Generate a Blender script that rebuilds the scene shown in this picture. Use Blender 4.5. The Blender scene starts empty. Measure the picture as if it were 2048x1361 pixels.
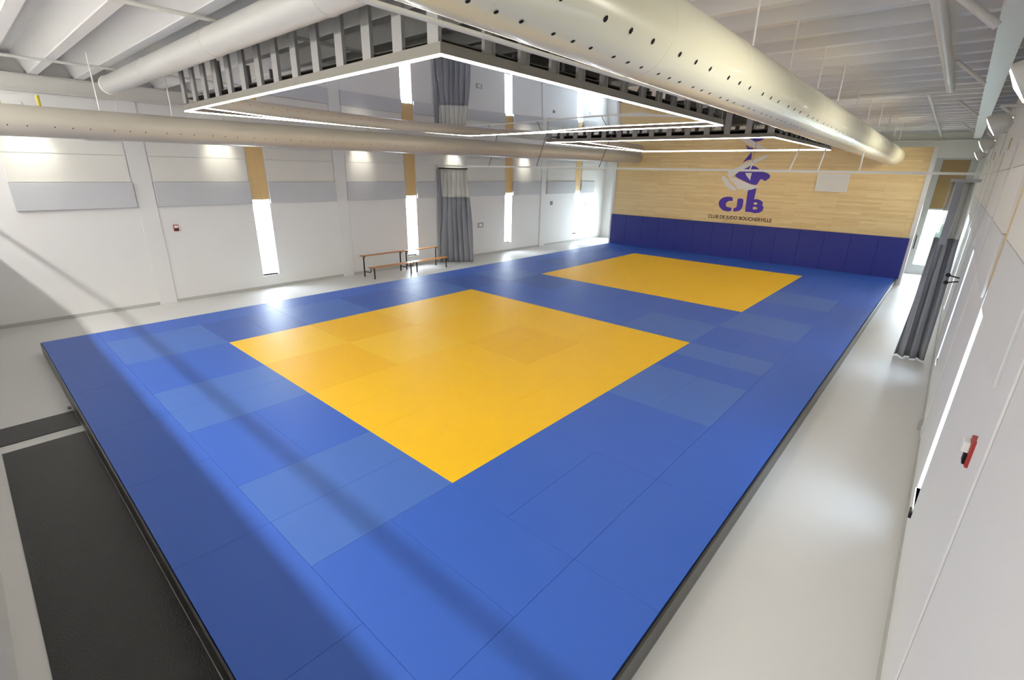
import bpy, bmesh, math, random
from mathutils import Vector, Matrix
random.seed(7)
scene = bpy.context.scene
COL = scene.collection
PI = math.pi

# ------------------------------------------------------------------ materials
def lin(c):
    return tuple(((x / 255) / 12.92 if x / 255 <= .04045 else (((x / 255) + .055) / 1.055) ** 2.4) for x in c)

def mat(name, col, rough=.5, metal=0., spec=.5, emit=None, estr=0., noise=0., nscale=6., bump=0., bscale=80., trans=0., coat=0.):
    m = bpy.data.materials.new(name); m.use_nodes = True
    nt = m.node_tree; b = nt.nodes['Principled BSDF']
    b.inputs['Base Color'].default_value = (*col, 1)
    b.inputs['Roughness'].default_value = rough
    b.inputs['Metallic'].default_value = metal
    b.inputs['Specular IOR Level'].default_value = spec
    b.inputs['Coat Weight'].default_value = coat
    b.inputs['Transmission Weight'].default_value = trans
    if emit:
        b.inputs['Emission Color'].default_value = (*emit, 1)
        b.inputs['Emission Strength'].default_value = estr
    if noise or bump:
        tc = nt.nodes.new('ShaderNodeTexCoord')
    if noise:
        n = nt.nodes.new('ShaderNodeTexNoise'); n.inputs['Scale'].default_value = nscale; n.inputs['Detail'].default_value = 3
        nt.links.new(tc.outputs['Object'], n.inputs['Vector'])
        r = nt.nodes.new('ShaderNodeMapRange')
        r.inputs['To Min'].default_value = 1 - noise; r.inputs['To Max'].default_value = 1 + noise
        nt.links.new(n.outputs['Fac'], r.inputs['Value'])
        mx = nt.nodes.new('ShaderNodeVectorMath'); mx.operation = 'SCALE'
        mx.inputs[0].default_value = col
        nt.links.new(r.outputs[0], mx.inputs['Scale'])
        nt.links.new(mx.outputs[0], b.inputs['Base Color'])
    if bump:
        n2 = nt.nodes.new('ShaderNodeTexNoise'); n2.inputs['Scale'].default_value = bscale
        nt.links.new(tc.outputs['Object'], n2.inputs['Vector'])
        bp = nt.nodes.new('ShaderNodeBump'); bp.inputs['Strength'].default_value = bump; bp.inputs['Distance'].default_value = .01
        nt.links.new(n2.outputs['Fac'], bp.inputs['Height'])
        nt.links.new(bp.outputs[0], b.inputs['Normal'])
    return m

def wood_mat(name, c1, c2, axis='X', plank=.09, length=1.6, rough=.35):
    """planks running along axis X (wall) or Z (panels); colour varies per plank plus grain"""
    m = bpy.data.materials.new(name); m.use_nodes = True
    nt = m.node_tree; b = nt.nodes['Principled BSDF']; b.inputs['Roughness'].default_value = rough
    tc = nt.nodes.new('ShaderNodeTexCoord'); sp = nt.nodes.new('ShaderNodeSeparateXYZ')
    nt.links.new(tc.outputs['Object'], sp.inputs[0])
    cb = nt.nodes.new('ShaderNodeCombineXYZ')
    along, across = {'X': ('X', 'Z'), 'Z': ('Z', 'Y'), 'Y': ('Y', 'X')}[axis]
    nt.links.new(sp.outputs[along], cb.inputs[0]); nt.links.new(sp.outputs[across], cb.inputs[1])
    br = nt.nodes.new('ShaderNodeTexBrick')
    br.inputs['Scale'].default_value = 1.0
    br.inputs['Brick Width'].default_value = length; br.inputs['Row Height'].default_value = plank
    br.inputs['Mortar Size'].default_value = .0015; br.inputs['Bias'].default_value = 0.
    br.inputs['Color1'].default_value = (*c1, 1); br.inputs['Color2'].default_value = (*c2, 1)
    br.inputs['Mortar'].default_value = (c2[0] * .5, c2[1] * .5, c2[2] * .5, 1)
    br.offset = .37
    nt.links.new(cb.outputs[0], br.inputs['Vector'])
    st = nt.nodes.new('ShaderNodeVectorMath'); st.operation = 'MULTIPLY'; st.inputs[1].default_value = (1.2, 30, 1)
    nt.links.new(cb.outputs[0], st.inputs[0])
    n = nt.nodes.new('ShaderNodeTexNoise'); n.inputs['Scale'].default_value = 1.3; n.inputs['Detail'].default_value = 4
    nt.links.new(st.outputs[0], n.inputs['Vector'])
    r = nt.nodes.new('ShaderNodeMapRange'); r.inputs['To Min'].default_value = .8; r.inputs['To Max'].default_value = 1.18
    nt.links.new(n.outputs['Fac'], r.inputs['Value'])
    mx = nt.nodes.new('ShaderNodeVectorMath'); mx.operation = 'SCALE'
    nt.links.new(br.outputs['Color'], mx.inputs[0]); nt.links.new(r.outputs[0], mx.inputs['Scale'])
    nt.links.new(mx.outputs[0], b.inputs['Base Color'])
    return m

M = {}
M['floor'] = mat('white_epoxy', (.70, .70, .685), .40, spec=.5, noise=.03, nscale=.8)
M['wall'] = mat('white_paint', (.80, .80, .79), .55, noise=.012, nscale=1.5)
M['ceil'] = mat('white_deck', (.80, .795, .78), .55, noise=.02, nscale=2)
M['beam'] = mat('white_steel', (.74, .735, .70), .4)
M['trim'] = mat('white_trim', (.86, .86, .83), .35)
M['cream'] = mat('cream_fabric_panel', (.82, .81, .76), .8, noise=.01)
M['grey'] = mat('grey_acoustic_fabric', (.62, .635, .66), .9, noise=.02, nscale=20, bump=.2)
M['grey_l'] = mat('pale_grey_acoustic_fabric', (.72, .73, .735), .9, noise=.02, nscale=20, bump=.2)
M['base'] = mat('baseboard_grey', (.50, .51, .48), .5)
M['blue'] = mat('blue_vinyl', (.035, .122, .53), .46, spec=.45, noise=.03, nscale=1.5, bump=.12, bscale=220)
M['blue_sheen'] = mat('blue_vinyl_sheen', (.060, .158, .52), .46, spec=.45, noise=.03, nscale=1.5, bump=.12, bscale=220)  # sheen along the mat grain, painted in as a paler blue
M['blue_lowsheen'] = mat('blue_vinyl_low_sheen', (.031, .102, .44), .46, spec=.45, noise=.03, nscale=1.5, bump=.12, bscale=220)  # blocks whose grain shows less sheen, painted in as a deeper blue
M['yel'] = mat('yellow_vinyl', (.95, .56, .005), .48, spec=.4, noise=.02, nscale=1.5, bump=.12, bscale=220)
M['yel_l'] = mat('yellow_vinyl_pale', (.95, .585, .02), .48, spec=.4, noise=.02, nscale=1.5, bump=.12, bscale=220)
M['yel_d'] = mat('yellow_vinyl_deep', (.91, .52, .004), .48, spec=.4, noise=.02, nscale=1.5, bump=.12, bscale=220)
M['pad'] = mat('navy_vinyl', (.018, .028, .25), .42, spec=.5, noise=.04, nscale=3)
M['edge'] = mat('dark_edging', (.035, .033, .028), .28, spec=.6)
M['edge_refl'] = mat('edging_reflected_tone', (.20, .195, .165), .4, spec=.6)  # dark edging painted paler to stand for light reflected off the near wall
M['rubber'] = mat('black_rubber', (.014, .014, .013), .42, spec=.5, noise=.35, nscale=4, bump=.5, bscale=60)
M['galv'] = mat('galvanised_steel', (.33, .326, .32), .45, metal=.3, noise=.05, nscale=5)
M['galv_d'] = mat('dark_steel', (.10, .095, .09), .6, metal=.2)
M['ply'] = mat('dark_backing', (.07, .065, .058), .8)
M['duct'] = mat('cream_duct_paint', (.91, .885, .68), .26, spec=.6, noise=.015, nscale=2, coat=.4)
M['duct_dim'] = mat('dim_duct_paint', (.52, .49, .42), .3, spec=.5, noise=.03, nscale=3)  # cream duct paint darkened in colour to stand for weak light
M['hole'] = mat('duct_hole', (.008, .008, .008), .9)
M['mirror'] = mat('reflective_ceiling_film', (.60, .62, .72), .02, metal=1.)
M['led'] = mat('led_diffuser', (.9, .88, .8), .5, emit=(1., .90, .76), estr=20.)
M['ledframe'] = mat('led_housing', (.24, .225, .195), .5, metal=.2)
M['lampface'] = mat('lamp_lens', (.9, .9, .85), .3, emit=(1., .95, .82), estr=6.)
M['lamp'] = mat('lamp_housing', (.66, .66, .64), .35)
M['maple'] = wood_mat('maple_planks', (.94, .74, .39), (.85, .62, .29))
M['oak'] = wood_mat('oak_veneer', (.78, .54, .24), (.70, .47, .19), axis='Z', plank=.3, length=3)
M['bench'] = wood_mat('varnished_pine', (.60, .27, .075), (.50, .21, .05), axis='Y', plank=.12, length=3)
M['black'] = mat('black_metal', (.02, .018, .016), .45, metal=.3)
M['curt'] = mat('grey_curtain', (.30, .31, .34), .85, noise=.06, nscale=3, bump=.2, bscale=150)
M['ductw'] = mat('pale_duct', (.56, .555, .53), .4)
M['rail'] = mat('white_rail', (.85, .85, .82), .35)
M['cable'] = mat('dark_cable', (.06, .06, .07), .6)
M['purple'] = mat('logo_purple', lin((82, 55, 178)), .45)
M['logow'] = mat('logo_white', (.84, .83, .82), .5)
M['logoy'] = mat('logo_yellow', (.85, .75, .25), .5)
M['text'] = mat('sign_brown_black', (.05, .022, .02), .5)
M['red'] = mat('alarm_red', (.42, .04, .03), .35)
M['plate'] = mat('grey_plate', (.42, .42, .42), .4)
M['frame'] = mat('pale_grey_aluminium', (.52, .54, .55), .4, metal=.1)
M['leaf'] = mat('shrub_leaf', (.34, .52, .46), .6, noise=.3, nscale=4)
M['ground'] = mat('pale_paving', (.62, .62, .6), .8, noise=.05)
M['strap'] = mat('yellow_strap', (.55, .45, .04), .5)

def mesh_mat():
    m = bpy.data.materials.new('white_net'); m.use_nodes = True
    nt = m.node_tree; nt.nodes.clear()
    o = nt.nodes.new('ShaderNodeOutputMaterial'); mix = nt.nodes.new('ShaderNodeMixShader')
    t = nt.nodes.new('ShaderNodeBsdfTransparent')
    d = nt.nodes.new('ShaderNodeBsdfPrincipled'); d.inputs['Base Color'].default_value = (.80, .80, .74, 1); d.inputs['Roughness'].default_value = .8
    mix.inputs[0].default_value = .72
    nt.links.new(t.outputs[0], mix.inputs[1]); nt.links.new(d.outputs[0], mix.inputs[2]); nt.links.new(mix.outputs[0], o.inputs[0])
    return m
M['net'] = mesh_mat()
def glass_mat(name='window_glass', tint=(.95, .98, 1, 1)):
    m = bpy.data.materials.new(name); m.use_nodes = True
    nt = m.node_tree; nt.nodes.clear()
    o = nt.nodes.new('ShaderNodeOutputMaterial'); mix = nt.nodes.new('ShaderNodeMixShader')
    t = nt.nodes.new('ShaderNodeBsdfTransparent'); t.inputs[0].default_value = tint
    d = nt.nodes.new('ShaderNodeBsdfGlossy'); d.inputs['Roughness'].default_value = .02
    mix.inputs[0].default_value = .08
    nt.links.new(t.outputs[0], mix.inputs[1]); nt.links.new(d.outputs[0], mix.inputs[2]); nt.links.new(mix.outputs[0], o.inputs[0])
    return m
M['glass'] = glass_mat()
M['glass_dim'] = glass_mat('dimming_window_glass', (.50, .54, .58, 1))  # tint added to hold back daylight through the walkway-side windows

# ------------------------------------------------------------------ mesh helpers
class MB:
    def __init__(s): s.v = []; s.f = []; s.mi = []; s.sm = []
    def _add(s, vs, fs, mi=0, sm=False):
        o = len(s.v); s.v += [tuple(v) for v in vs]
        for f in fs: s.f.append([i + o for i in f]); s.mi.append(mi); s.sm.append(sm)
    def box(s, x0, y0, z0, x1, y1, z1, mi=0):
        if x0 > x1: x0, x1 = x1, x0
        if y0 > y1: y0, y1 = y1, y0
        if z0 > z1: z0, z1 = z1, z0
        v = [(x0, y0, z0), (x1, y0, z0), (x1, y1, z0), (x0, y1, z0), (x0, y0, z1), (x1, y0, z1), (x1, y1, z1), (x0, y1, z1)]
        s._add(v, [(3, 2, 1, 0), (4, 5, 6, 7), (0, 1, 5, 4), (1, 2, 6, 5), (2, 3, 7, 6), (3, 0, 4, 7)], mi)
        return s
    def tube(s, p0, p1, r, n=12, r1=None, mi=0, cap=True, sm=True):
        p0 = Vector(p0); p1 = Vector(p1); d = (p1 - p0).normalized()
        a = Vector((0, 0, 1)) if abs(d.z) < .9 else Vector((1, 0, 0))
        u = d.cross(a).normalized(); w = d.cross(u); r1 = r if r1 is None else r1
        vs = []
        for p, q in ((p0, r), (p1, r1)):
            for i in range(n):
                t = 2 * PI * i / n; vs.append(p + q * (math.cos(t) * u + math.sin(t) * w))
        s._add(vs, [(i, (i + 1) % n, n + (i + 1) % n, n + i) for i in range(n)], mi, sm)
        if cap: s._add(vs, [tuple(range(n))[::-1], tuple(range(n, 2 * n))], mi)
        return s
    def path(s, pts, r, n=10, mi=0):
        for a, b in zip(pts[:-1], pts[1:]): s.tube(a, b, r, n, mi=mi)
        for p in pts[1:-1]: s.ball(p, r, 8, mi=mi)
        return s
    def ball(s, c, r, n=10, mi=0, sz=1.):
        vs = [(c[0], c[1], c[2] + r * sz)]
        R = n // 2
        for j in range(1, R):
            t = PI * j / R
            for i in range(n): vs.append((c[0] + r * math.sin(t) * math.cos(2 * PI * i / n), c[1] + r * math.sin(t) * math.sin(2 * PI * i / n), c[2] + r * sz * math.cos(t)))
        vs.append((c[0], c[1], c[2] - r * sz))
        fs = [(0, 1 + i, 1 + (i + 1) % n) for i in range(n)]
        for j in range(R - 2):
            for i in range(n):
                a = 1 + j * n; fs.append((a + i, a + n + i, a + n + (i + 1) % n, a + (i + 1) % n))
        a = 1 + (R - 2) * n; fs += [(len(vs) - 1, a + (i + 1) % n, a + i) for i in range(n)]
        s._add(vs, fs, mi, True); return s
    def lathe(s, prof, origin, axis, n=20, mi=0):
        """prof: list of (distance along axis, radius)"""
        d = Vector(axis).normalized(); a = Vector((0, 0, 1)) if abs(d.z) < .9 else Vector((1, 0, 0))
        u = d.cross(a).normalized(); w = d.cross(u); o = Vector(origin); vs = []
        for h, r in prof:
            for i in range(n):
                t = 2 * PI * i / n; vs.append(o + d * h + r * (math.cos(t) * u + math.sin(t) * w))
        fs = []
        for j in range(len(prof) - 1):
            for i in range(n): fs.append((j * n + i, j * n + (i + 1) % n, (j + 1) * n + (i + 1) % n, (j + 1) * n + i))
        s._add(vs, fs, mi, True); return s
    def prism(s, poly, axis, a0, a1, mi=0):
        """poly 2D (cyclic), extruded on axis 0/1/2"""
        def p3(p, a):
            return {0: (a, p[0], p[1]), 1: (p[0], a, p[1]), 2: (p[0], p[1], a)}[axis]
        n = len(poly); vs = [p3(p, a0) for p in poly] + [p3(p, a1) for p in poly]
        s._add(vs, [(i, (i + 1) % n, n + (i + 1) % n, n + i) for i in range(n)] + [tuple(range(n))[::-1], tuple(range(n, 2 * n))], mi)
        return s
    def build(s, name, mats, parent=None, loc=None, bevel=0.):
        me = bpy.data.meshes.new(name)
        org = Vector(loc) if loc is not None else Vector((0, 0, 0))
        base = Vector(parent['_w']) if parent is not None else org
        me.from_pydata([tuple(Vector(v) - base) for v in s.v], [], s.f)
        if not isinstance(mats, (list, tuple)): mats = [mats]
        for m in mats: me.materials.append(M[m])
        for p, mi, sm in zip(me.polygons, s.mi, s.sm): p.material_index = mi; p.use_smooth = sm
        bm = bmesh.new(); bm.from_mesh(me); bmesh.ops.recalc_face_normals(bm, faces=bm.faces); bm.to_mesh(me); bm.free()
        o = bpy.data.objects.new(name, me); COL.objects.link(o)
        if parent is not None:
            # parent may itself be a mesh part: same frame
            o.parent = parent; o['_w'] = tuple(base)
        else:
            o.location = org; o['_w'] = tuple(org)
        if bevel:
            b = o.modifiers.new('soft_edges', 'BEVEL'); b.width = bevel; b.segments = 2; b.limit_method = 'ANGLE'
        return o

def tag(o, label=None, cat=None, group=None, kind=None):
    if label: o['label'] = label
    if cat: o['category'] = cat
    if group: o['group'] = group
    if kind: o['kind'] = kind
    return o
def empty(name, loc, label=None, cat=None, group=None, kind=None):
    o = bpy.data.objects.new(name, None); COL.objects.link(o); o.location = loc; o['_w'] = tuple(loc)
    o.empty_display_size = .1
    return tag(o, label, cat, group, kind)
def copy_tree(o, parent=None):
    c = o.copy(); COL.objects.link(c)
    if parent is not None: c.parent = parent
    for ch in [x for x in bpy.data.objects if x.parent == o]: copy_tree(ch, c)
    return c
def S(o): o['kind'] = 'structure'; return o

FZ = -.30               # hall floor; the mat surface is z = 0
LX, RX = -3.2, 15.7     # side walls
NY, FY = -1.2, 29.6     # near wall under the gallery, far wall
WIN = [6.42, 12.95, 19.5, 26.1]; WW = .58; WZ0, WZ1 = .17, 2.87; WTOP = 4.8
CZ = 6.62

# ------------------------------------------------------------------ room shell
S(MB().box(LX - .4, -5.2, FZ - .2, RX + .4, FY + .4, FZ).build('floor', 'floor'))
def sidewall(name, x0, x1):
    m = MB(); ys = [-5.2]
    for y in WIN: ys += [y, y + WW]
    ys.append(FY + .4)
    for i in range(0, len(ys), 2): m.box(x0, ys[i], FZ, x1, ys[i + 1], CZ)
    for y in WIN:
        m.box(x0, y, FZ, x1, y + WW, WZ0); m.box(x0, y, WTOP, x1, y + WW, CZ)
    return S(m.build(name, 'wall'))
sidewall('wall_left', LX - .3, LX)
sidewall('wall_right', RX, RX + .3)
# far wall with two openings (behind the padded partition)
m = MB()
m.box(LX, FY, FZ, -2.05, FY + .3, CZ); m.box(-2.05, FY, 2.95, -.55, FY + .3, CZ); m.box(-.55, FY, FZ, 14.05, FY + .3, CZ)
m.box(14.05, FY, 4.95, 15.5, FY + .3, CZ); m.box(15.5, FY, FZ, RX, FY + .3, CZ)
S(m.build('wall_back', 'wall'))
S(MB().box(LX, NY - .15, FZ, RX, NY, 3.30).build('wall_near', 'wall'))
S(MB().box(LX, -5.2, 2.85, RX, NY - .15, 3.05).build('floor_gallery', 'wall'))
S(MB().box(LX, -5.4, FZ, RX, -5.2, CZ).build('wall_gallery', 'wall'))
# ribbed steel deck
m = MB(); y = -5.0 + .06; Z0, Z1 = 6.06, 6.55
prof = [(-5.4, Z1)]
yc = .62 - .905 * 6
while yc < FY + .2:
    prof += [(yc - .30, Z1), (yc - .09, Z0), (yc + .09, Z0), (yc + .30, Z1)]; yc += .905
prof = [p for p in prof if p[0] < FY + .3] + [(FY + .3, Z1)]
prof += [(FY + .3, 6.75), (-5.4, 6.75)]
m.prism(prof, 0, LX - .3, RX + .3)
S(m.build('ceiling', 'ceil'))
for sx, nm in ((LX, 'left'), (RX, 'right')):
    d = .02 if nm == 'left' else -.02
    S(MB().box(sx, NY, FZ, sx + d, FY, FZ + .1).build('baseboard_' + nm, 'base'))
# pilasters
k = 1
for sx, d in ((LX, .035), (RX, -.015)):
    for yc in (3.36, 9.84, 16.35, 22.85):
        S(MB().box(sx, yc - .24, FZ, sx + d, yc + .24, 6.05).build('trim_%d' % k, 'wall', bevel=.006)); k += 1

# windows with timber infill above
def window(n, x0, x1, inner, y):
    o = empty('window_%d' % n, (inner, y, WZ0), kind='structure')
    o['_w'] = (inner, y, WZ0)
    out = x0 if abs(x0 - inner) > abs(x1 - inner) else x1
    s = 1 if out > inner else -1
    g = inner + s * .2
    f = MB()
    f.box(g, y, WZ0, g + s * .06, y + .03, WZ1); f.box(g, y + WW - .03, WZ0, g + s * .06, y + WW, WZ1)
    f.box(g, y + .03, WZ0, g + s * .06, y + WW - .03, WZ0 + .03); f.box(g, y + .03, WZ1 - .03, g + s * .06, y + WW - .03, WZ1)
    f.build('window_frame', 'trim', o)
    MB().box(g + s * .02, y + .03, WZ0 + .03, g + s * .032, y + WW - .03, WZ1 - .03).build('window_pane', 'glass' if s < 0 else 'glass_dim', o)
    MB().box(inner - s * .012, y - .02, WZ0 - .03, inner + s * .2, y + WW + .02, WZ0).build('window_sill', 'trim', o)
    MB().box(inner - s * .008, y, WZ1, inner + s * .25, y + WW, WTOP).build('timber_panel', 'oak', o)
n = 1
for y in WIN: window(n, LX - .3, LX, LX, y); n += 1
for y in WIN: window(n, RX, RX + .3, RX, y); n += 1
# far left glass wall opening, far right door
o = empty('window_9', (-1.65, FY, FZ), kind='structure')
f = MB()
f.box(-2.05, FY + .05, FZ, -1.97, FY + .15, 2.95); f.box(-.63, FY + .05, FZ, -.55, FY + .15, 2.95); f.box(-1.34, FY + .05, FZ + .08, -1.26, FY + .15, 2.87)
f.box(-1.97, FY + .05, 2.87, -.63, FY + .15, 2.95); f.box(-1.97, FY + .05, FZ, -.63, FY + .15, FZ + .08)
f.build('window_frame', 'trim', o)
MB().box(-1.97, FY + .09, FZ + .08, -.63, FY + .1, 2.87).build('window_pane', 'glass', o)
o = empty('door_1', (14.8, FY, FZ), kind='structure')
f = MB()
f.box(14.05, FY - .02, FZ, 14.30, FY + .1, 4.95); f.box(15.25, FY - .02, FZ, 15.5, FY + .1, 4.95)
f.box(14.30, FY - .02, FZ, 15.25, FY + .1, .16); f.box(14.3, FY - .02, 2.70, 15.25, FY + .1, 2.78); f.box(14.3, FY - .02, 4.88, 15.25, FY + .1, 4.95)
f.build('door_frame', 'frame', o)
MB().box(14.30, FY + .03, .16, 15.25, FY + .045, 2.70).build('door_pane', 'glass', o)
MB().box(14.30, FY + .0, 2.78, 15.25, FY + .06, 4.88).build('transom_panel', 'oak', o)
h = MB(); h.path([(14.16, FY - .02, .9), (14.16, FY - .09, .9), (14.16, FY - .09, 1.5), (14.16, FY - .02, 1.5)], .022); h.build('door_handle', 'black', o)

# ------------------------------------------------------------------ wood partition, logo, pads
P0, P1 = -.02, 14.04
S(MB().box(P0, 25.68, FZ, P1, 25.98, 5.20).build('wall_partition', 'maple'))
m = MB(); m.box(P0 - .16, 25.62, FZ, P0, 26.02, 5.24); S(m.build('trim_20', 'trim'))
m = MB(); m.box(P1, 25.62, FZ, P1 + .16, 26.02, 5.24); S(m.build('trim_21', 'trim'))
m = MB(); m.box(P0, 25.66, 5.20, P1, 26.0, 5.24); S(m.build('trim_22', 'maple'))

NP = 14; pw = (14.10 - .0) / NP
pad0 = None
for i in range(NP):
    x = .0 + i * pw
    if pad0 is None:
        pad0 = MB().box(0, 25.46, -.015, pw - .003, 25.61, 1.70).build('wall_pad', 'pad', loc=(0, 25.46, -.015), bevel=.012)
        o = pad0
        MB().box(.02, 25.61, .1, pw - .02, 25.68, 1.6).build('mounting_board', 'pad', pad0)
    else:
        o = copy_tree(pad0); o.location.x = x
    if i == 0: lab = 'navy blue wall pad at the corner beside the bright far window, sunlit'
    elif i == NP - 1: lab = 'navy blue wall pad at the end beside the glazed door'
    elif i <= 5: lab = 'navy blue upright wall pad under the timber wall, on the window side of the emblem'
    elif i <= 8: lab = 'navy blue upright wall pad right below the purple emblem'
    else: lab = 'dark navy upright wall pad between the emblem and the glazed door'
    tag(o, lab, 'wall pad', 'navy pads lining the foot of the timber wall')

SH = {
'peak':[(7.24,5.11),(7.27,4.91),(7.28,4.77),(7.09,4.72),(6.91,4.62),(6.99,4.76),(7.07,4.87),(7.18,5.02)],
'figure':[(6.9,4.28),(7.01,4.4),(7.18,4.46),(7.35,4.48),(7.52,4.46),(7.64,4.39),(7.75,4.29),(7.96,4.2),(8.16,4.14),(8.31,3.99),(8.07,3.77),(7.98,3.86),(7.85,3.88),(7.79,3.72),(7.72,3.59),(7.46,3.63),(7.13,3.76),(6.82,3.89),(6.63,4.0),(6.71,4.12)],
'lapel':[(7.11,4.15),(7.42,4.15),(7.4,3.97),(7.4,3.8),(7.29,3.91),(7.18,4.03)],
'arm':[(7.58,4.82),(7.76,4.93),(7.92,4.96),(8.04,4.94),(8.0,4.86),(7.85,4.78),(7.64,4.69),(7.4,4.54),(7.15,4.39),(6.9,4.26),(6.71,4.12),(6.5,3.95),(6.4,3.87),(6.24,4.08),(6.31,4.22),(6.47,4.31),(6.67,4.38),(6.86,4.49),(7.05,4.61),(7.3,4.72)],
'gi_left':[(5.98,3.99),(6.17,3.96),(6.35,3.77),(6.56,3.58),(6.8,3.43),(6.84,3.29),(6.64,3.31),(6.42,3.4),(6.23,3.57),(6.09,3.76)],
'gi_low':[(6.4,3.89),(6.54,3.91),(6.68,3.93),(6.91,3.82),(7.13,3.72),(7.46,3.6),(7.64,3.57),(7.87,3.51),(7.73,3.45),(7.53,3.38),(7.2,3.3),(6.99,3.3),(6.87,3.35),(6.78,3.54),(6.57,3.7)],
'belt':[(6.91,3.4),(7.05,3.37),(7.19,3.39),(7.15,3.3),(7.01,3.28)],
'leg':[(7.38,3.40),(7.75,3.5),(7.74,3.19),(7.73,2.93),(7.74,2.88),(7.72,2.32),(7.42,2.32),(7.4,2.65),(7.38,3.07)],
'C':[(6.71,2.99),(6.74,2.79),(6.63,2.81),(6.49,2.76),(6.42,2.67),(6.44,2.54),(6.54,2.48),(6.74,2.48),(6.75,2.31),(6.56,2.27),(6.31,2.32),(6.13,2.47),(6.05,2.65),(6.1,2.83),(6.26,2.96),(6.47,3.0)],
'J':[(6.95,2.94),(7.24,2.94),(7.25,2.72),(7.25,2.52),(7.17,2.37),(7.02,2.31),(6.84,2.29),(6.83,2.46),(6.94,2.48),(6.98,2.56),(6.97,2.73)],
'B':[(7.70,2.93),(7.88,2.95),(8.06,2.89),(8.17,2.79),(8.15,2.68),(8.23,2.58),(8.21,2.41),(8.06,2.31),(7.86,2.28),(7.70,2.31)],
'B_h1':[(7.74,2.78),(7.85,2.80),(7.93,2.75),(7.9,2.69),(7.76,2.68)],
'B_h2':[(7.74,2.57),(7.87,2.59),(7.97,2.53),(7.92,2.46),(7.76,2.45)],
}
def flat(name, splines, y, ext, m, parent):
    """filled 2D outlines on the timber wall, real thickness"""
    cu = bpy.data.curves.new(name, 'CURVE'); cu.dimensions = '2D'; cu.fill_mode = 'BOTH'; cu.extrude = ext
    for pts in splines:
        sp = cu.splines.new('POLY'); sp.points.add(len(pts) - 1); sp.use_cyclic_u = True
        for q, (a, b) in zip(sp.points, pts): q.co = (a, b, 0, 1)
    t = bpy.data.objects.new(name + '_tmp', cu); COL.objects.link(t)
    dg = bpy.context.evaluated_depsgraph_get(); me = bpy.data.meshes.new_from_object(t.evaluated_get(dg))
    bpy.data.objects.remove(t)
    base = Vector(parent['_w'])
    me.transform(Matrix.Translation(Vector((0, y, 0)) - base) @ Matrix.Rotation(PI / 2, 4, 'X'))
    me.materials.clear(); me.materials.append(M[m])
    o = bpy.data.objects.new(name, me); COL.objects.link(o); o.parent = parent; return o
lg = empty('wall_emblem', (7.2, 25.68, 2.28), 'purple and white judo thrower emblem with large letters CJB on timber wall', 'logo')
def smooth(p, it=2):
    for _ in range(it):
        q = []
        for i in range(len(p)):
            a, b = p[i], p[(i + 1) % len(p)]
            q += [(a[0] * .75 + b[0] * .25, a[1] * .75 + b[1] * .25), (a[0] * .25 + b[0] * .75, a[1] * .25 + b[1] * .75)]
        p = q
    return p
flat('judoka_figure', [SH['peak']], 25.672, .006, 'purple', lg)['label'] = 'purple peak of the emblem'
flat('judoka_figure', [smooth(SH['figure'], 1)], 25.672, .006, 'purple', lg)['label'] = 'purple shoulders of the standing judoka'
flat('judoka_leg', [SH['leg']], 25.6715, .0065, 'purple', lg)['label'] = 'purple leg running down into the letter B'
flat('judoka_figure', [smooth(SH['arm'], 1)], 25.668, .008, 'logow', lg)['label'] = 'white outstretched leg of the thrown judoka'
flat('judoka_jacket', [smooth(SH['gi_left'], 1)], 25.6685, .0085, 'logow', lg)['label'] = 'white curved sleeve'
flat('judoka_jacket', [smooth(SH['gi_low'], 1)], 25.668, .009, 'logow', lg)['label'] = 'white jacket'
flat('lapel', [SH['lapel']], 25.668, .008, 'logow', lg)['label'] = 'white lapel'
flat('belt', [SH['belt']], 25.664, .006, 'logoy', lg)['label'] = 'yellow belt'
flat('letter', [smooth(SH['C'], 1)], 25.672, .006, 'purple', lg)['label'] = 'purple letter C'
flat('letter', [smooth(SH['J'], 1)], 25.672, .006, 'purple', lg)['label'] = 'purple letter J'
flat('letter', [SH['B'], SH['B_h1'], SH['B_h2']], 25.670, .007, 'purple', lg)['label'] = 'purple letter B'
# lettering line
tc = bpy.data.curves.new('t', 'FONT'); tc.body = 'CLUB DE JUDO BOUCHERVILLE'; tc.size = .24; tc.extrude = .004; tc.offset = .004
tmp = bpy.data.objects.new('t', tc); COL.objects.link(tmp)
me = bpy.data.meshes.new_from_object(tmp.evaluated_get(bpy.context.evaluated_depsgraph_get())); bpy.data.objects.remove(tmp)
xs = [v.co.x for v in me.vertices]; w = max(xs) - min(xs); x0 = min(xs)
me.transform(Matrix.Translation((5.62, 25.676, 1.905)) @ Matrix.Rotation(PI / 2, 4, 'X') @ Matrix.Diagonal((3.08 / w, 1, 1, 1)) @ Matrix.Translation((-x0, 0, 0)))
me.materials.clear(); me.materials.append(M['text'])
o = bpy.data.objects.new('wall_lettering', me); COL.objects.link(o)
tag(o, 'dark lettering CLUB DE JUDO BOUCHERVILLE on timber wall below the emblem', 'sign')
# pale board on the timber wall
o = empty('notice_board', (10.85, 25.6, 3.44), 'pale grey board on the timber wall between the emblem and the door', 'board')
MB().box(10.28, 25.63, 3.45, 11.45, 25.68, 4.15).build('board_panel', 'cream', o)
f = MB(); f.box(10.25, 25.61, 3.42, 11.48, 25.68, 3.46); f.box(10.25, 25.61, 4.14, 11.48, 25.68, 4.18); f.box(10.25, 25.61, 3.46, 10.29, 25.68, 4.14); f.box(11.44, 25.61, 3.46, 11.48, 25.68, 4.14)
f.build('board_frame', 'trim', o)

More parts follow.
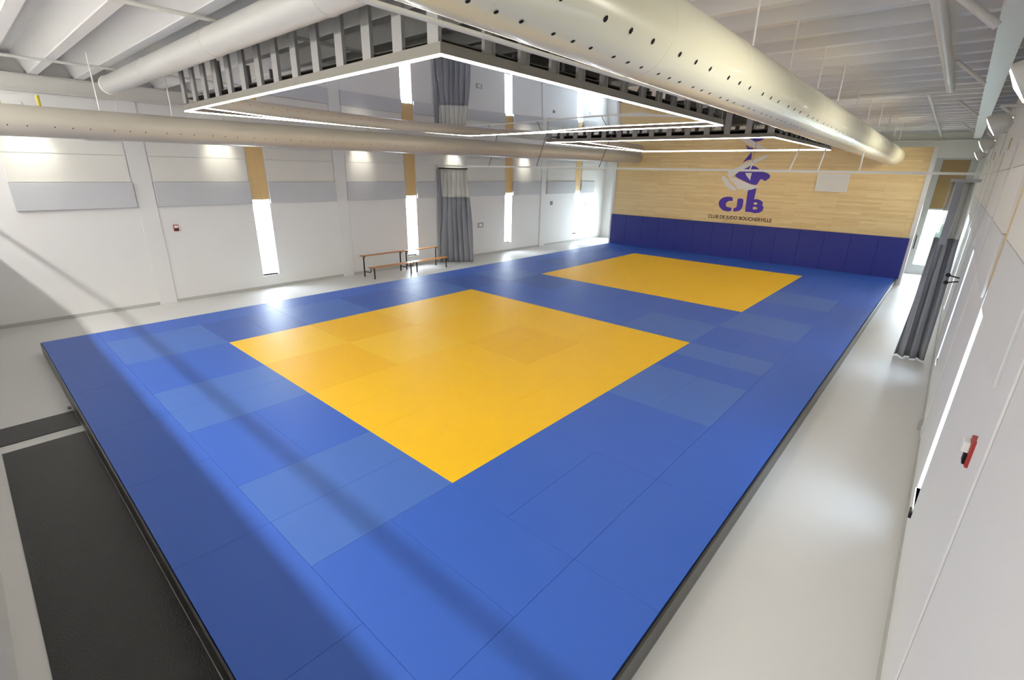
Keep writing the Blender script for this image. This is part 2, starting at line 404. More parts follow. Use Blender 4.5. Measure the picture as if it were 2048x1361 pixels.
# ------------------------------------------------------------------ raised floor and mats
pf = empty('mat_platform', (7, 12.7, FZ), 'raised dark-edged platform carrying the judo mats', 'platform')
MB().box(.03, .03, FZ, 14.0, 25.6, -.045).build('platform_deck', 'edge', pf)
for nm, b in (('edging', (-.0, -.0, FZ, 14.03, .028, -.012)), ('edging', (-.0, .028, FZ, .028, 25.6, -.012)), ('edging', (14.002, .028, FZ, 14.03, 25.6, -.012))):
    MB().box(*b).build(nm, 'edge_refl' if b[3] < .1 else 'edge', pf, bevel=.006)
MT = .04; G = .0015
protos = {}
def tile(x0, y0, x1, y1, col, label, group):
    w, l = round(x1 - x0, 3), round(y1 - y0, 3); key = (w, l)
    x0 += .03; x1 += .03; y0 += .0; y1 += .0
    x0 = x0 * (13.96 / 14) + .0; y0 = y0 * (25.45 / 25.5) + .03
    w *= 13.96 / 14; l *= 25.45 / 25.5
    if key not in protos:
        me_o = MB().box(G, G, -MT, w - G, l - G, 0).build('judo_mat', 'blue', loc=(0, 0, 0), bevel=.002)
        protos[key] = me_o; o = me_o
    else:
        o = protos[key].copy(); COL.objects.link(o)
    o.location = (x0, y0, 0)
    o.material_slots[0].link = 'OBJECT'; o.material_slots[0].material = M[col]
    tag(o, label, 'mat', group)
BL = 'blue judo mats around the yellow fighting areas'
# 1 m border
def border_lab(side): return {'near': 'blue edge mat along the near edge of the platform, in the gallery shadow',
    'left': 'blue edge mat along the platform side facing the benches', 'right': 'blue edge mat along the dark-edged platform side by the grey walkway',
    'far': 'blue edge mat at the foot of the navy wall pads'}[side]
for i in range(7):
    lab = border_lab('near')
    if i == 0: lab = 'blue corner mat at the near corner of platform, nearest the black rubber walkway end'
    tile(2 * i, 0, 2 * i + 2, 1, 'blue', lab, BL)
    tile(2 * i, 25, 2 * i + 2, 25.48, 'blue', border_lab('far'), BL)
for j in range(12):
    tile(0, 1 + 2 * j, 1, 3 + 2 * j, 'blue', border_lab('left'), BL)
    tile(13, 1 + 2 * j, 14, 3 + 2 * j, 'blue', border_lab('right'), BL)
# interior 2 m blocks of two mats: i 0..5 (x 1..13), j 0..11 (y 1..25)
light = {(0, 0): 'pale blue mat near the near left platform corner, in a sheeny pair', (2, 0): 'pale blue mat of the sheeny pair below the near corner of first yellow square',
         (5, 2.5): '', (5, 6): 'pale-sheened blue mat between the two yellow squares beside the walkway', (4, 0): 'faintly sheened blue mat just in front of the nearest yellow corner',
         (0, 4): 'pale-sheened blue mat halfway along the bench side of the first yellow square', (5, 8): 'pale-sheened blue mat beside far yellow square, towards the walkway',
         (4, 5): 'pale-sheened blue mat beyond the walkway corner of the first yellow square', (0, 2): 'pale-sheened blue mat beside the first yellow square, second of the bench side', (0, 6): 'bright-sheened blue mat between the squares on the bench side'}
dark = {(0, 1): 'low-sheen blue mat beside the near bench-side corner of the first yellow square', (0, 3): 'low-sheen blue mat at middle of the bench-side edge of first yellow square',
        (0, 5): 'low-sheen blue mat at the far bench-side corner of the first yellow square', (1, 6): 'low-sheen blue mat between the two yellow squares on the bench side', (0, 8): 'low-sheen blue mat beside the far yellow square on the bench side'}
for i in range(6):
    for j in range(12):
        x, y = 1 + 2 * i, 1 + 2 * j
        yel = 1 <= i <= 4 and (1 <= j <= 4 or 7 <= j <= 10)
        if yel:
            first = j <= 4
            c = 'yel'
            if first and (i, j) in ((1, 2), (2, 1), (3, 3)): c = 'yel_d'
            if first and (i, j) in ((1, 1), (1, 3), (2, 2)): c = 'yel_l'
            g = 'yellow mats of the near fighting area' if first else 'yellow mats of the far fighting area'
            lab = ('yellow judo mat in the large near fighting square' if first else 'yellow judo mat in the far fighting square by the navy pads')
            if c == 'yel_l' and first: lab = 'paler yellow judo mat in the bench-side part of the near square'
            if c == 'yel_d' and first: lab = 'deeper yellow judo mat in the bench-side part of the near square'
        else:
            g = BL
            if (i, j) in light and light[(i, j)]: c = 'blue_sheen'; lab = light[(i, j)]
            elif (i, j) in dark: c = 'blue_lowsheen'; lab = dark[(i, j)]
            else:
                c = 'blue'
                if j == 0: lab = 'plain blue judo mat in the row before the near yellow square'
                elif j >= 11: lab = 'plain blue judo mat in the row behind the far yellow square'
                elif i == 0: lab = 'plain blue judo mat in the strip between yellow squares and bench side'
                elif i == 5: lab = 'plain blue judo mat in the strip between yellow squares and walkway side'
                else: lab = 'plain blue judo mat in the band between the two yellow squares'
        horiz = (i + j) % 2
        if (i, j) == (5, 2): horiz = 1
        if horiz:
            parts = [(x, y, x + 2, y + 1), (x, y + 1, x + 2, y + 2)]
        else:
            parts = [(x, y, x + 1, y + 2), (x + 1, y, x + 2, y + 2)]
        for q, pp in enumerate(parts):
            c2, l2 = c, lab
            if not yel and i == 5 and (j, q) in ((3, 0), (3, 1)): c2 = 'blue_sheen'; l2 = 'pale-sheened blue mat beside the walkway-side edge of the near yellow square'
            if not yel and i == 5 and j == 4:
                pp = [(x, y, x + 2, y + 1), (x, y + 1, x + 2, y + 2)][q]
                if q == 1: c2 = 'blue_sheen'; l2 = 'single pale-sheened blue mat lying across by the walkway-side corner of near yellow square'
            tile(*pp, c2, l2, g)

# black rubber walkway pieces
def rub(x0, x1, y0, y1, lab):
    o = MB().box(x0, y0, FZ, x1, y1, FZ + .012).build('rubber_runner', 'rubber', loc=(x0, y0, FZ), bevel=.003)
    tag(o, lab, 'floor mat')
rub(5.10, 15.4, -1.0, -.008, 'long black ribbed rubber runner on the floor beside the near platform edge')
rub(4.05, 4.80, -1.05, -.008, 'short black rubber piece beyond the white gap from the long runner')
o = MB().tube((3.98, -.02, -.24), (3.98, -.075, -.24), .03, 16).build('floor_socket', 'plate', loc=(3.98, -.02, -.27)); tag(o, 'small grey round fitting on the near platform edging above the short rubber piece', 'fitting')

# ------------------------------------------------------------------ wall panels
bays = [(.5, 3.08, 'before the first pilaster'), (3.64, 6.38, 'between first pilaster and first slit window'), (7.04, 9.56, 'between first slit window and second pilaster'),
        (10.12, 12.9, 'between second pilaster and second slit window'), (13.58, 16.07, 'behind the drawn curtain'),
        (16.63, 19.45, 'between third pilaster and third slit window'), (20.12, 22.57, 'past the third slit window'), (23.13, 26.05, 'next to the farthest slit window'), (26.75, 28.2, 'last before the far end')]
for side, x, d in (('bench', LX, 1), ('walkway', RX, -1)):
    for y0, y1, t in bays:
        if d < 0 and y0 < 1: continue
        o = MB()
        o.box(x, y0, 3.47, x + d * .035, y1, 4.19); o.box(x, y0, 4.20, x + d * .035, y1, 4.56)
        o = o.build('wall_panel', 'cream', loc=(x, y0, 3.47), bevel=.004)
        tag(o, 'cream upper wall panel on the %s-side wall, %s' % (side, t), 'wall panel', 'cream panels high on the %s-side wall' % side)
        o = MB().box(x + d * .003, y0 - .02, 2.74, x + d * (.09 if d > 0 else .035), y1 + .02, 3.46).build('acoustic_panel', 'grey' if d > 0 else 'grey_l', loc=(x, y0, 2.74), bevel=.008)
        tag(o, 'long grey acoustic panel on the %s-side wall, %s' % (side, t), 'acoustic panel', 'grey acoustic panels along the %s-side wall' % side)

# wall devices
def alarm(x, d, y, z, lab):
    o = empty('fire_alarm', (x, y, z), lab, 'alarm')
    MB().box(x, y - .07, z - .1, x + d * .035, y + .07, z + .1).build('back_plate', 'red', o, bevel=.008)
    MB().box(x + d * .035, y - .05, z + .0, x + d * .075, y + .05, z + .075).build('strobe_lens', 'trim', o, bevel=.006)
    g = MB()
    for kk in range(4): g.box(x + d * .035, y - .05, z - .085 + kk * .02, x + d * .05, y + .05, z - .075 + kk * .02)
    g.build('horn_grille', 'black', o)
alarm(LX, 1, 3.98, 2.07, 'small red fire alarm on the bench-side wall below the acoustic panels')
alarm(RX, -1, 3.62, 2.27, 'red and white fire alarm on the near stretch of walkway-side wall')
def plate(y, z, w, h, lab, m='plate'):
    o = empty('wall_plate', (LX, y, z), lab, 'wall plate')
    MB().box(LX, y - w / 2, z - h / 2, LX + .02, y + w / 2, z + h / 2).build('cover', m, o, bevel=.003)
    MB().box(LX + .02, y - w / 4, z - h / 4, LX + .028, y + w / 4, z + h / 4).build('insert', 'trim' if m == 'plate' else 'plate', o)
plate(17.63, 1.28, .42, .26, 'pale grey rectangular plate on the wall beside the drawn curtain')
plate(23.7, 2.2, .2, .2, 'small dark square plate on the wall between third and fourth slit windows', 'black')
plate(27.5, 2.0, .2, .2, 'faint small plate on the wall beyond the farthest slit window')
o = MB().box(RX - .03, 6.36, .06, RX, 6.50, .14).build('window_bracket', 'black', loc=(RX, 6.42, .06)); tag(o, 'tiny black bracket at the foot of the walkway-side slit window', 'bracket')
o = MB().tube((RX - .02, 10.2, FZ), (RX - .02, 10.2, FZ + .2), .05, 14).ball((RX - .02, 10.2, FZ + .2), .05, 12); o = o.build('pipe_stub', 'plate', loc=(RX, 10.2, FZ)); tag(o, 'short grey pipe stub at the foot of the walkway-side wall', 'pipe')
o = empty('emergency_light', (LX, 2.45, 4.75), 'thin grey box lamp on the wall above the first cream panel', 'lamp')
MB().box(LX, 2.3, 4.6, LX + .1, 2.85, 4.66).build('lamp_body', 'plate', o); MB().box(LX, 2.22, 4.58, LX + .11, 2.3, 4.68).build('end_cap', 'trim', o)

# ------------------------------------------------------------------ mirrored light canopies
PZ = 5.03
def canopy(y0, y1, lab, c):
    def W(m):
        # the frame hangs slightly out of level: bilinear height offsets at its corners
        out = []
        for v in m.v:
            if v[2] < 5.35:
                a = (v[0] - 3) / 8; b = (v[1] - y0) / (y1 - y0)
                out.append((v[0], v[1], v[2] + c[0] * (1 - a) * (1 - b) + c[1] * a * (1 - b) + c[2] * a * b + c[3] * (1 - a) * b))
            else: out.append(v)
        m.v = out; return m
    x0, x1 = 3.0, 11.0
    o = empty('mirrored_ceiling_canopy', (7, (y0 + y1) / 2, PZ), lab, 'suspended ceiling', 'mirrored canopies hung over the yellow squares')
    # stretched film with a slight sag, a little out of level
    m = MB(); n = 24; xa, xb, ya, yb = x0 + .05, x1 - .05, y0 + .05, y1 - .05; ym = (y0 + y1) / 2
    zs = (lambda x, y: PZ + .02 + .0165 * (x - 7) - .0045 * (y - ym) + .0023 * ((x - 7) ** 2 + (y - ym) ** 2)) if y0 < 10 else (lambda x, y: PZ + .022 - .012 * (y - y1))
    def zf(x, y):
        z = zs(x, y); t = max(0., min(1., (y - y1 + 2.6) / 2.6)); t = t * t * (3 - 2 * t)
        return z + t * (min(z, PZ + .055) - z)
    vs = []
    for dz in (0, .006):
        for j in range(n + 1):
            for i in range(n + 1):
                x = xa + (xb - xa) * i / n; y = ya + (yb - ya) * j / n; vs.append((x, y, zf(x, y) + dz))
    k = n + 1; fs = []; N2 = k * k
    for j in range(n):
        for i in range(n):
            a = j * k + i; fs += [(a, a + 1, a + k + 1, a + k), (N2 + a, N2 + a + k, N2 + a + k + 1, N2 + a + 1)]
    m._add(vs, fs, 0, True); q = m.build('reflective_sheet', 'mirror', o)
    m = MB(); m.box(x0 + .05, y0 + .05, PZ + .215, x1 - .05, y1 - .05, PZ + .225); m.build('backing_board', 'ply', o)
    e = .035
    for a in ((x0, y0, x1, y0 + e), (x0, y1 - e, x1, y1), (x0, y0 + e, x0 + e, y1 - e), (x1 - e, y0 + e, x1, y1 - e)):
        f = W(MB().box(a[0], a[1], PZ + .020, a[2], a[3], PZ + .125)).build('edge_channel', 'ledframe', o)
        W(MB().box(a[0], a[1], PZ, a[2], a[3], PZ + .019)).build('light_strip', 'led', o)['label'] = 'glowing warm white light strip'
    # furring over the sheet
    for k in range(6):
        y = y0 + .7 + k * (y1 - y0 - 1.4) / 5
        m = MB().box(x0 + .06, y - .02, PZ + .226, x1 - .06, y + .02, PZ + .29); m.build('furring_channel', 'galv_d', o)
    N = 14; H = 6.05
    def stud(x, y, face):
        m = MB(); w = .17; t = .008; dd = .045
        if face == 'x':   # web parallel to x
            m.box(x - w / 2, y, PZ + .126, x + w / 2, y + t, H); m.box(x - w / 2, y + t, PZ + .126, x - w / 2 + t, y + dd, H); m.box(x + w / 2 - t, y + t, PZ + .126, x + w / 2, y + dd, H)
        else:
            m.box(x, y - w / 2, PZ + .126, x + t, y + w / 2, H); m.box(x + t, y - w / 2, PZ + .126, x + dd, y - w / 2 + t, H); m.box(x + t, y + w / 2 - t, PZ + .126, x + dd, y + w / 2, H)
        m.build('stud', 'galv', o)
    for k in range(N):
        x = x0 + .12 + k * (x1 - x0 - .24) / (N - 1)
        stud(x, y0 + .004, 'x'); stud(x, y1 - .054, 'x')
        if 0 < k < N - 1:
            y = y0 + .12 + k * (y1 - y0 - .24) / (N - 1)
            stud(x0 + .004, y, 'y'); stud(x1 - .054, y, 'y')
    for yy in (y0 + 2.6, y0 + 5.3):
        m = MB()
        for k in range(5):
            xx = x0 + .8 + k * 1.6; m.tube((xx, yy, PZ + .12), (xx + .35, yy + .1, H), .012, 6)
        m.build('hanger_wires', 'galv_d', o)
    return o
canopy(3.0, 11.0, 'near square mirrored canopy edged with a light strip above the near yellow square', (-.02, .06, 0, 0))
canopy(15.0, 23.0, 'far square mirrored canopy edged with a light strip, below the timber wall top', (.01, 0, 0, 0))

# dark ductwork glimpsed above the near canopy
o = empty('dark_duct', (7, 6.5, 5.5), 'dark rectangular duct glimpsed above the near canopy between its studs', 'duct')
MB().box(4.6, 6.2, 5.45, 10.4, 6.9, 5.8).build('duct_body', 'galv_d', o)
m = MB(); 
for k in range(6): m.box(4.9 + k * 1.05, 6.17, 5.42, 4.95 + k * 1.05, 6.93, 5.83)
m.build('flanges', 'galv', o)

# ------------------------------------------------------------------ round ducts
def holes(m, ax, z, r, y0, y1, pitch, a, rad, skip=None):
    """small dark discs on the duct skin, angle a from +x"""
    y = y0; k = 0
    while y < y1:
        t = (y - y0) / (y1 - y0)
        ca, sa = math.cos(a), math.sin(a)
        c = Vector((ax(y) + ca * (r + .002), y, z(y) + sa * (r + .002)))
        u = Vector((0, 1, 0)); v = Vector((-sa, 0, ca)); n = 8
        m._add([c + rad * (math.cos(2 * PI * i / n) * u + math.sin(2 * PI * i / n) * v) for i in range(n)], [tuple(range(n))], 1)
        k += 1; y += pitch * (1.45 if k % 3 == 0 else 1)
def round_duct(name, xf, zf, r, y0, y1, lab, m, seglen):
    o = empty(name, (xf(y0), y0, zf(y0)), lab, 'duct', 'round air ducts along the hall')
    b = MB(); n = 40; ys = [y0 + (y1 - y0) * k / 12 for k in range(13)]
    for a, c in zip(ys[:-1], ys[1:]):
        b.tube((xf(a), a, zf(a)), (xf(c), c, zf(c)), r, n, cap=False)
    for ang in ((-64, -30) if r > .3 else (-20,)):
        holes(b, xf, zf, r, y0, y1 - 1.5, .215 if ang == -64 else .34 if r > .3 else .27, math.radians(ang), .016 if ang == -64 else .022 if r > .3 else .012)
        holes(b, xf, zf, r, y0, y1 - 1.5, .215 if ang == -64 else .36, math.radians(180 - ang), .012)
    b.build('duct_skin', [m, 'hole'], o)
    for k, yy in enumerate([y0 + .4 + seglen * q for q in range(int((y1 - y0) / seglen) + 1)]):
        if yy < y1: MB().lathe([(-.006, r + .0005), (-.003, r + .002), (.003, r + .002), (.006, r + .0005)], (xf(yy), yy, zf(yy)), (0, 1, 0), n).build('joint_band', m, o)
    MB().lathe([(0, r), (.05, r * .99), (.09, r * .9), (.11, r * .6), (.115, .001)], (xf(y1), y1, zf(y1)), (0, 1, 0), n).build('end_cap', m, o)
    return o
dr = round_duct('round_duct', lambda y: 12.9, lambda y: 5.175 - .0125 * y, .345, -4.5, 24.9, 'fat glossy cream duct with rows of dark holes, passing over the walkway side', 'duct', 1.9)
dl = round_duct('round_duct', lambda y: 1.45, lambda y: 4.72 + .0045 * y, .285, -4.5, 25.2, 'dim grey-beige duct crossing in front of the bench-side wall panels', 'duct_dim', 3.2)
# thin white conduit under the fat duct
o = MB().tube((12.50, -4.5, 4.90), (12.50, 25, 4.84), .018, 8).build('conduit', 'rail', loc=(12.5, -4.5, 4.9)); tag(o, 'thin white conduit along the lower edge of the fat cream duct', 'pipe')
# duct hangers
def rods(name, pts, r, m, lab, cat, group):
    for p, q in pts:
        o = MB().tube(p, q, r, 8).build(name, m, loc=q); tag(o, lab, cat, group)
rods('duct_hanger', [((12.98, y, 5.44), (12.98, y, 6.08)) for y in (3.9, 6.1, 7.8, 9.65, 11.5, 13.6, 15.6, 17.8, 20, 22.2, 24.2)], .012, 'rail', 'thin white hanger rod holding up the fat cream duct', 'hanger', 'hanger rods of the cream duct')
rods('duct_hanger', [((1.45, y, 5.0), (1.45, y, 6.08)) for y in (1.9, 3.2, 6.5, 9.8)], .012, 'rail', 'thin pale hanger rod holding up the grey-beige duct', 'hanger', 'hanger rods of the grey-beige duct')
o = empty('yellow_strap', (1.45, .55, 5.0), 'pair of yellow straps round the near end of grey-beige duct', 'strap')
for yy in (.42, .98):
    MB().tube((1.45, yy, 5.012), (1.45, yy, 5.2), .03, 10).build('strap', 'strap', o)

# small round duct across the ceiling
o = empty('cross_duct', (-.75, 2.62, 5.72), 'pale round duct with capped end crossing high over the bench-side near corner', 'duct')
b = MB().tube((-.75, 2.62, 5.77), (12.2, 2.62, 5.77), .20, 28, cap=False); b.build('duct_skin', 'ductw', o)
MB().lathe([(0, .20), (-.03, .215), (-.10, .21), (-.14, .15), (-.15, .001)], (-.75, 2.62, 5.77), (1, 0, 0), 28).build('end_cap', 'trim', o)
for xx in (2.6, 6.2, 9.6): MB().lathe([(-.02, .2), (-.01, .21), (.01, .21), (.02, .2)], (xx, 2.62, 5.77), (1, 0, 0), 28).build('joint_band', 'ductw', o)

# pipes along the hall
def pipe(name, pts, r, lab, m='beam'):
    o = MB().path(pts, r, 12).build(name, m, loc=pts[0]); tag(o, lab, 'pipe'); return o
pipe('sprinkler_pipe', [(.1, -2.6, 6.015), (.1, 25, 6.015)], .03, 'white pipe running under the ceiling ribs over the bench-side duct')
pipe('sprinkler_pipe', [(6.4, -2.6, 6.015), (6.4, 14, 6.015)], .03, 'white pipe running under the ribs past the cross duct above near canopy')
pipe('sprinkler_main', [(14.52, -2.5, 5.96), (14.50, 15.1, 5.96)], .08, 'thick white pipe hanging straight under the ribs over the walkway')
pipe('sprinkler_main', [(3.0, 15.25, 5.96), (14.55, 15.25, 5.96)], .045, 'white pipe crossing the ceiling at the end of the thick walkway pipe')
pipe('sprinkler_pipe', [(14.1, 15.35, 5.94), (14.0, 29.2, 5.86)], .04, 'white pipe leading from the crossing pipe towards the far wall')
# ceiling beams
def ibeam(name, x0, y0, x1, y1, z0, z1, lab):
    m = MB()
    if abs(x1 - x0) < abs(y1 - y0):
        xc = (x0 + x1) / 2
        m.box(x0, y0, z0, x1, y1, z0 + .02); m.box(x0, y0, z1 - .02, x1, y1, z1); m.box(xc - .008, y0, z0 + .02, xc + .008, y1, z1 - .02)
    else:
        yc = (y0 + y1) / 2
        m.box(x0, y0, z0, x1, y1, z0 + .02); m.box(x0, y0, z1 - .02, x1, y1, z1); m.box(x0, yc - .008, z0 + .02, x1, yc + .008, z1 - .02)
    o = m.build(name, 'beam'); S(o); return o
ibeam('trim_30', LX + .02, -5, LX + .24, 29.5, 5.66, 6.05, '')
ibeam('trim_31', RX - .62, -5, RX - .36, 29.3, 5.72, 6.05, '')
ibeam('trim_32', LX + .3, 29.1, RX - .3, 29.3, 5.66, 5.98, '')
for y in (7.2, 11.6, 17.5, 23.5):
    o = MB().tube((14.62, y, 5.98), (15.08, y + .25, 5.62), .045 if y < 9 else .03, 14).build('sway_brace', 'beam', loc=(14.62, y, 5.98))
    tag(o, {7.2: 'white tubular brace by the walkway beam, nearest to the gallery', 11.6: 'white tubular brace by the walkway beam, next after the nearest', 17.5: 'white tubular brace by the walkway beam, third along', 23.5: 'white tubular brace by the walkway beam, closest to far wall'}[y], 'brace')

# ------------------------------------------------------------------ wall lamps
def lamp(x, d, y, z, lab, group, power, show=True):
    o = empty('wall_lamp', (x, y, z), lab, 'lamp', group)
    ax = Vector((-.86, .08, -.50)).normalized() if d < 0 else Vector((-.80, 0, -.72)).normalized()
    c = Vector((x, y, z))
    MB().lathe([(-.22, .02), (-.21, .08), (-.14, .14), (0, .168), (.02, .172), (.02, .158)], c, ax, 24).build('lamp_housing', 'lamp', o)
    MB().lathe([(.005, .158), (.03, .13), (.045, .001)], c, ax, 24).build('lamp_lens', 'lampface', o)
    wx = RX if d < 0 else LX
    b = MB(); b.path([tuple(c - ax * .24), (x - d * .02, y, z + .28), (wx, y, z + .28)], .02, 8); b.build('lamp_bracket', 'lamp', o)
    L = bpy.data.lights.new('wall_lamp_light', 'SPOT'); L.energy = power; L.color = (1, .94, .80); L.spot_size = math.radians(150 if d < 0 else 66); L.spot_blend = .6 if d < 0 else .75; L.shadow_soft_size = .12
    l = bpy.data.objects.new('wall_lamp_light', L); COL.objects.link(l); l.parent = o
    l.location = ax * .06; l.rotation_euler = ax.to_track_quat('-Z', 'Y').to_euler()
for y, t in ((4.9, 'nearest to the gallery'), (10.2, 'second along the wall'), (16.0, 'third along the wall'), (22.5, 'farthest along the wall')):
    lamp(15.36 if y < 6 else 15.34, -1, y, 4.70 if y < 6 else 4.80, 'white dome lamp with bright lens on the walkway-side wall, %s' % t, 'dome lamps on the walkway-side wall', 180 if y < 12 else 260)
for y, t in ((1.1, 'first'), (5.6, 'second'), (10.8, 'third'), (15.8, 'fourth'), (21.0, 'fifth')):
    lamp(-2.30, 1, y, 5.06, 'white dome lamp washing the bench-side wall, %s from the gallery, tucked above the duct' % t, 'dome lamps on the bench-side wall', 48)

# ------------------------------------------------------------------ curtain rail and curtains
o = empty('curtain_rail', (6, 14.8, 4.15), 'long white curtain rail spanning the hall between the two yellow squares', 'curtain rail')
MB().box(-3.15, 14.77, 4.13, 15.55, 14.83, 4.19).build('rail_track', 'rail', o)
for x, cc in ((.17, 'cable'), (2.73, 'cable'), (5.55, 'cable')):
    MB().tube((x, 14.8, 4.19), (x + .75, 14.8, 6.1), .012, 8).build('hanger_cable', cc, o)
for x, dx, zt in ((10.57, .04, 4.36), (11.59, .14, 4.75), (12.27, .08, 4.75), (13.18, .0, 4.64)):
    MB().tube((x, 14.8, 4.19), (x + dx, 14.8, zt), .018, 8).build('hanger_rod', 'rail', o)
    if x < 13: MB().tube((x + dx, 14.8, zt), (x + dx * 1.5, 14.8, 6.1), .004, 6).build('hanger_wire', 'cable', o)

def curtain(x0, x1, y, z0, zt, zs, folds, lab, flare, lead, ydep=.26, shift=0., slant=0.):
    o = empty('divider_curtain', ((x0 + x1) / 2, y, z0), lab, 'curtain', 'divider curtain drawn back at both walls')
    def sheet(za, zb, name, mt, nz):
        nx = folds * 14; vs = []; fs = []
        for j in range(nz + 1):
            z = za + (zb - za) * j / nz; t = 1 - (z - z0) / (zt - z0)
            for i in range(nx + 1):
                u = i / nx; w = (x1 - x0)
                xx = x0 + w * u + (flare * (t ** 1.3) * (u - .5 + lead)) + .02 * math.sin(u * 31 + z * 1.3)
                ph = 2 * PI * folds * u
                yy = y + shift * t + slant * (u if xx > x0 else 0) * (.8 + .2 * t) + ydep * (.55 + .45 * t) * .5 * math.sin(ph + .4 * math.sin(z * 1.1)) + .03 * math.sin(ph * 2.3 + z)
                vs.append((xx, yy, z))
        for j in range(nz):
            for i in range(nx):
                a = j * (nx + 1) + i; fs.append((a, a + 1, a + nx + 2, a + nx + 1))
        m = MB(); m._add(vs, fs, 0, True); q = m.build(name, mt, o)
        sd = q.modifiers.new('thick', 'SOLIDIFY'); sd.thickness = .006
        return q
    sheet(z0, zs, 'fabric', 'curt', 16)
    sheet(zs, zt, 'net_top', 'net', 8)
    # solid leading strip up to the rail
    return o
c1 = curtain(-2.94, -2.16, 14.86, FZ + .02, 4.02, 2.78, 6, 'grey divider curtain with white net top gathered at the bench-side wall', .36, .10, .30, 0., 1.1)
MB().prism([(-3.03, 14.72), (-2.93, 14.66), (-2.05, 15.66), (-2.15, 15.74)], 2, 4.02, 4.08).build('top_batten', 'black', c1)
MB().box(-3.09, 14.70, FZ + .03, -3.03, 15.15, 4.03).build('leading_edge', 'curt', c1)
c2 = curtain(15.02, 15.42, 14.80, FZ + .02, 3.98, 2.72, 3, 'grey divider curtain with white net top gathered at the walkway-side wall', .22, .0, .20, 0)
MB().box(14.98, 14.55, 3.98, 15.50, 15.06, 4.05).build('top_batten', 'plate', c2)
MB().box(15.10, 14.44, 2.6, 15.24, 14.50, 3.98).build('leading_edge', 'curt', c2)
m = MB(); m.ball((15.45, 14.3, 1.95), .05); m.ball((15.45, 14.28, 1.78), .05); m.tube((15.45, 14.3, 1.95), (15.66, 14.35, 1.9), .015); m.tube((15.45, 14.28, 1.78), (15.66, 14.35, 1.82), .015)
o = m.build('curtain_tieback', 'black', loc=(15.66, 14.35, 1.8)); tag(o, 'small black tie-back hook on the wall behind the walkway-side curtain', 'hook')

# ------------------------------------------------------------------ benches
def bench(y0, y1, lab):
    o = empty('changing_bench', (-2.3, y0, FZ), lab, 'bench', 'two wooden benches by the slit window')
    def planks(x0, x1, z, n, nm):
        w = (x1 - x0) / n
        for k in range(n): MB().box(x0 + k * w + .004, y0, z, x0 + (k + 1) * w - .004, y1, z + .028).build(nm, 'bench', o, bevel=.004)
    planks(-2.12, -1.80, .14, 3, 'seat_slat')
    planks(-2.70, -2.46, .55, 2, 'upper_slat')
    for y in (y0 + .12, y1 - .12):
        MB().box(-1.86, y - .02, FZ, -1.82, y + .02, .14).build('front_leg', 'black', o)
        MB().box(-2.60, y - .02, FZ, -2.56, y + .02, .55).build('rear_leg', 'black', o)
        f = MB(); f.box(-2.10, y - .018, .102, -1.862, y + .018, .138); f.path([(-2.09, y, .10), (-2.10, y, -.02), (-2.16, y, -.08), (-2.56, y, -.08)], .017, 8)
        f.build('bracket', 'black', o)
        MB().box(-2.68, y - .018, .512, -2.46, y + .018, .548).build('upper_bracket', 'black', o)
bench(10.10, 12.16, 'two-tier wooden bench on black legs, the one nearer the gallery')
bench(12.24, 14.16, 'two-tier wooden bench on black legs, the one beside the curtain')

# ------------------------------------------------------------------ gallery guard (camera stands here)
o = empty('gallery_handrail', (6, NY - .07, 3.12), 'metal handrail above the near wall of the gallery', 'handrail')
MB().tube((LX, NY - .07, 3.92), (RX, NY - .07, 3.92), .022, 14).build('rail', 'galv', o)
for k in range(11): MB().tube((LX + .3 + k * 1.82, NY - .07, 3.30), (LX + .3 + k * 1.82, NY - .07, 3.9), .015, 10).build('post', 'galv', o)
o = empty('gallery_lamp', (6.2, -2.88, 6.02), 'long linear lamp hanging over the gallery', 'lamp')
MB().box(LX + .3, -2.94, 5.99, RX - .3, -2.82, 6.04).build('lamp_housing', 'lamp', o)

# ------------------------------------------------------------------ outside
S(MB().box(-30, -20, FZ - .4, 45, 60, FZ - .25).build('ground', 'ground'))
def shrub(x, y, h, lab):
    o = empty('garden_shrub', (x, y, FZ - .25), lab, 'shrub', 'shrubs outside the glazed door')
    f = MB()
    for k in range(420):
        a = random.random() * 2 * PI; t = random.random(); r = .75 * math.sin(PI * (.12 + .85 * t)) * (random.random() ** .4); zc = FZ + t * h
        c = Vector((x + r * math.cos(a), y + r * math.sin(a), zc)); u = Vector((random.uniform(-1, 1), random.uniform(-1, 1), random.uniform(-.3, 1))).normalized(); v = u.cross(Vector((random.random(), 1, .2))).normalized()
        s = .13; f._add([c - u * s, c + v * s * .45, c + u * s, c - v * s * .45], [(0, 1, 2, 3)])
    f.build('foliage', 'leaf', o)
    b = MB()
    for k in range(7):
        a = k * .9; b.tube((x, y, FZ - .25), (x + .45 * math.cos(a), y + .45 * math.sin(a), FZ + h * .75), .02, 6, r1=.008)
    b.build('stems', 'bench', o)
for x, y, h, t in ((14.4, 33.2, 2.0, 'nearest the glass'), (15.2, 34.6, 2.3, 'behind the nearest one'), (14.0, 36.2, 2.5, 'farthest from the glass')):
    shrub(x, y, h, 'pale green garden shrub outside the glazed door, %s' % t)

# ------------------------------------------------------------------ lights
def area(name, loc, rot, sx, sy, power, col=(1, 1, 1)):
    L = bpy.data.lights.new(name, 'AREA'); L.shape = 'RECTANGLE'; L.size = sx; L.size_y = sy; L.energy = power; L.color = col
    o = bpy.data.objects.new(name, L); COL.objects.link(o); o.location = loc; o.rotation_euler = rot; return o
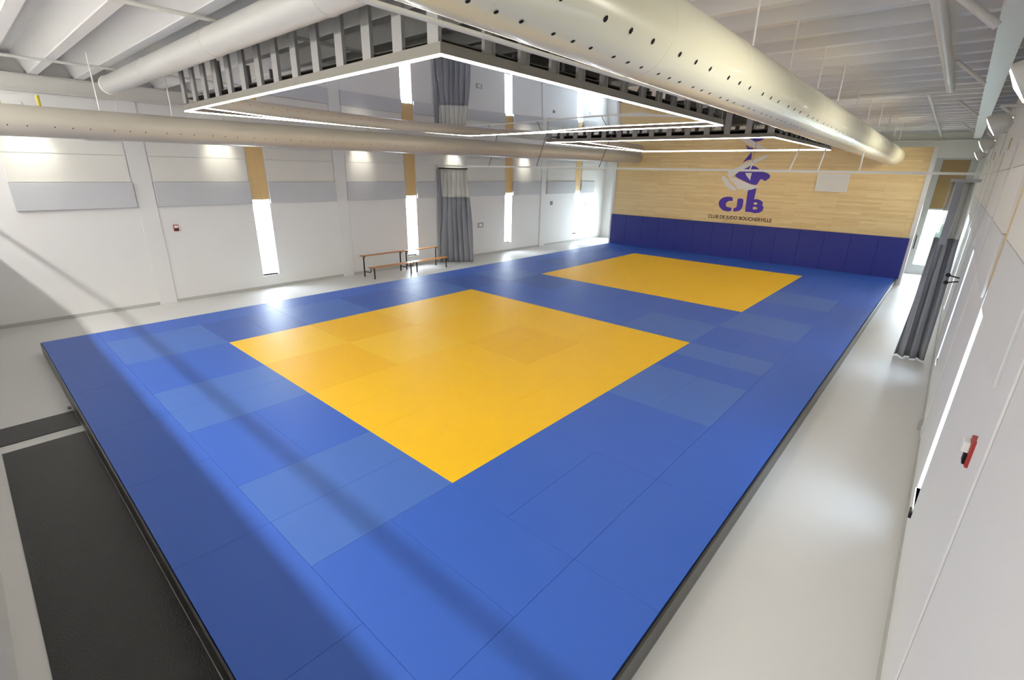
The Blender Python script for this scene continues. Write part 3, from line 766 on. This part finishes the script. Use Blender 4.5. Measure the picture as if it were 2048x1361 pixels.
# gallery linear lamp, tilted towards the hall
area('gallery_lamp_light', (6.2, -2.88, 5.97), (math.radians(12), 0, 0), 17.5, .12, 800, (1, .97, .92))
# daylight portals in every opening
def portal(loc, rot, sx, sy):
    o = area('daylight_portal', loc, rot, sx, sy, 1); o.data.cycles.is_portal = True
for y in WIN:
    portal((LX - .27, y + WW / 2, (WZ0 + WZ1) / 2), (0, -PI / 2, 0), WZ1 - WZ0, WW)
    portal((RX + .27, y + WW / 2, (WZ0 + WZ1) / 2), (0, PI / 2, 0), WZ1 - WZ0, WW)
portal((-1.3, FY + .2, 1.3), (-PI / 2, 0, 0), 1.5, 3.2)
portal((14.78, FY + .2, 1.4), (-PI / 2, 0, 0), .95, 2.6)
wd = bpy.data.worlds.new('overcast_sky'); scene.world = wd; wd.use_nodes = True
bg = wd.node_tree.nodes['Background']; bg.inputs[0].default_value = (.88, .94, 1, 1); bg.inputs[1].default_value = 24.

# ------------------------------------------------------------------ camera
f_px, yaw, pitch, roll = 962.9974, -.7208, -.3384, .022
ca, sa, cb, sb = math.cos(yaw), math.sin(yaw), math.cos(pitch), math.sin(pitch)
fwd = Vector((sa * cb, ca * cb, sb)); rt = Vector((ca, -sa, 0)); up = rt.cross(fwd)
r2 = math.cos(roll) * rt + math.sin(roll) * up; u2 = -math.sin(roll) * rt + math.cos(roll) * up
cam = bpy.data.cameras.new('camera'); co = bpy.data.objects.new('camera', cam); COL.objects.link(co)
cam.sensor_fit = 'HORIZONTAL'; cam.sensor_width = 36; cam.lens = f_px / 2048 * 36; cam.clip_start = .05; cam.clip_end = 200
co.matrix_world = Matrix(((r2.x, u2.x, -fwd.x, 15.2091), (r2.y, u2.y, -fwd.y, -.6129), (r2.z, u2.z, -fwd.z, 4.0147), (0, 0, 0, 1)))
scene.camera = co
scene.view_settings.view_transform = 'Standard'; scene.view_settings.look = 'None'
scene.view_settings.gamma = 1; scene.view_settings.use_curve_mapping = False
scene.view_settings.exposure = .42
for o in list(bpy.data.objects):
    if '_w' in o: del o['_w']
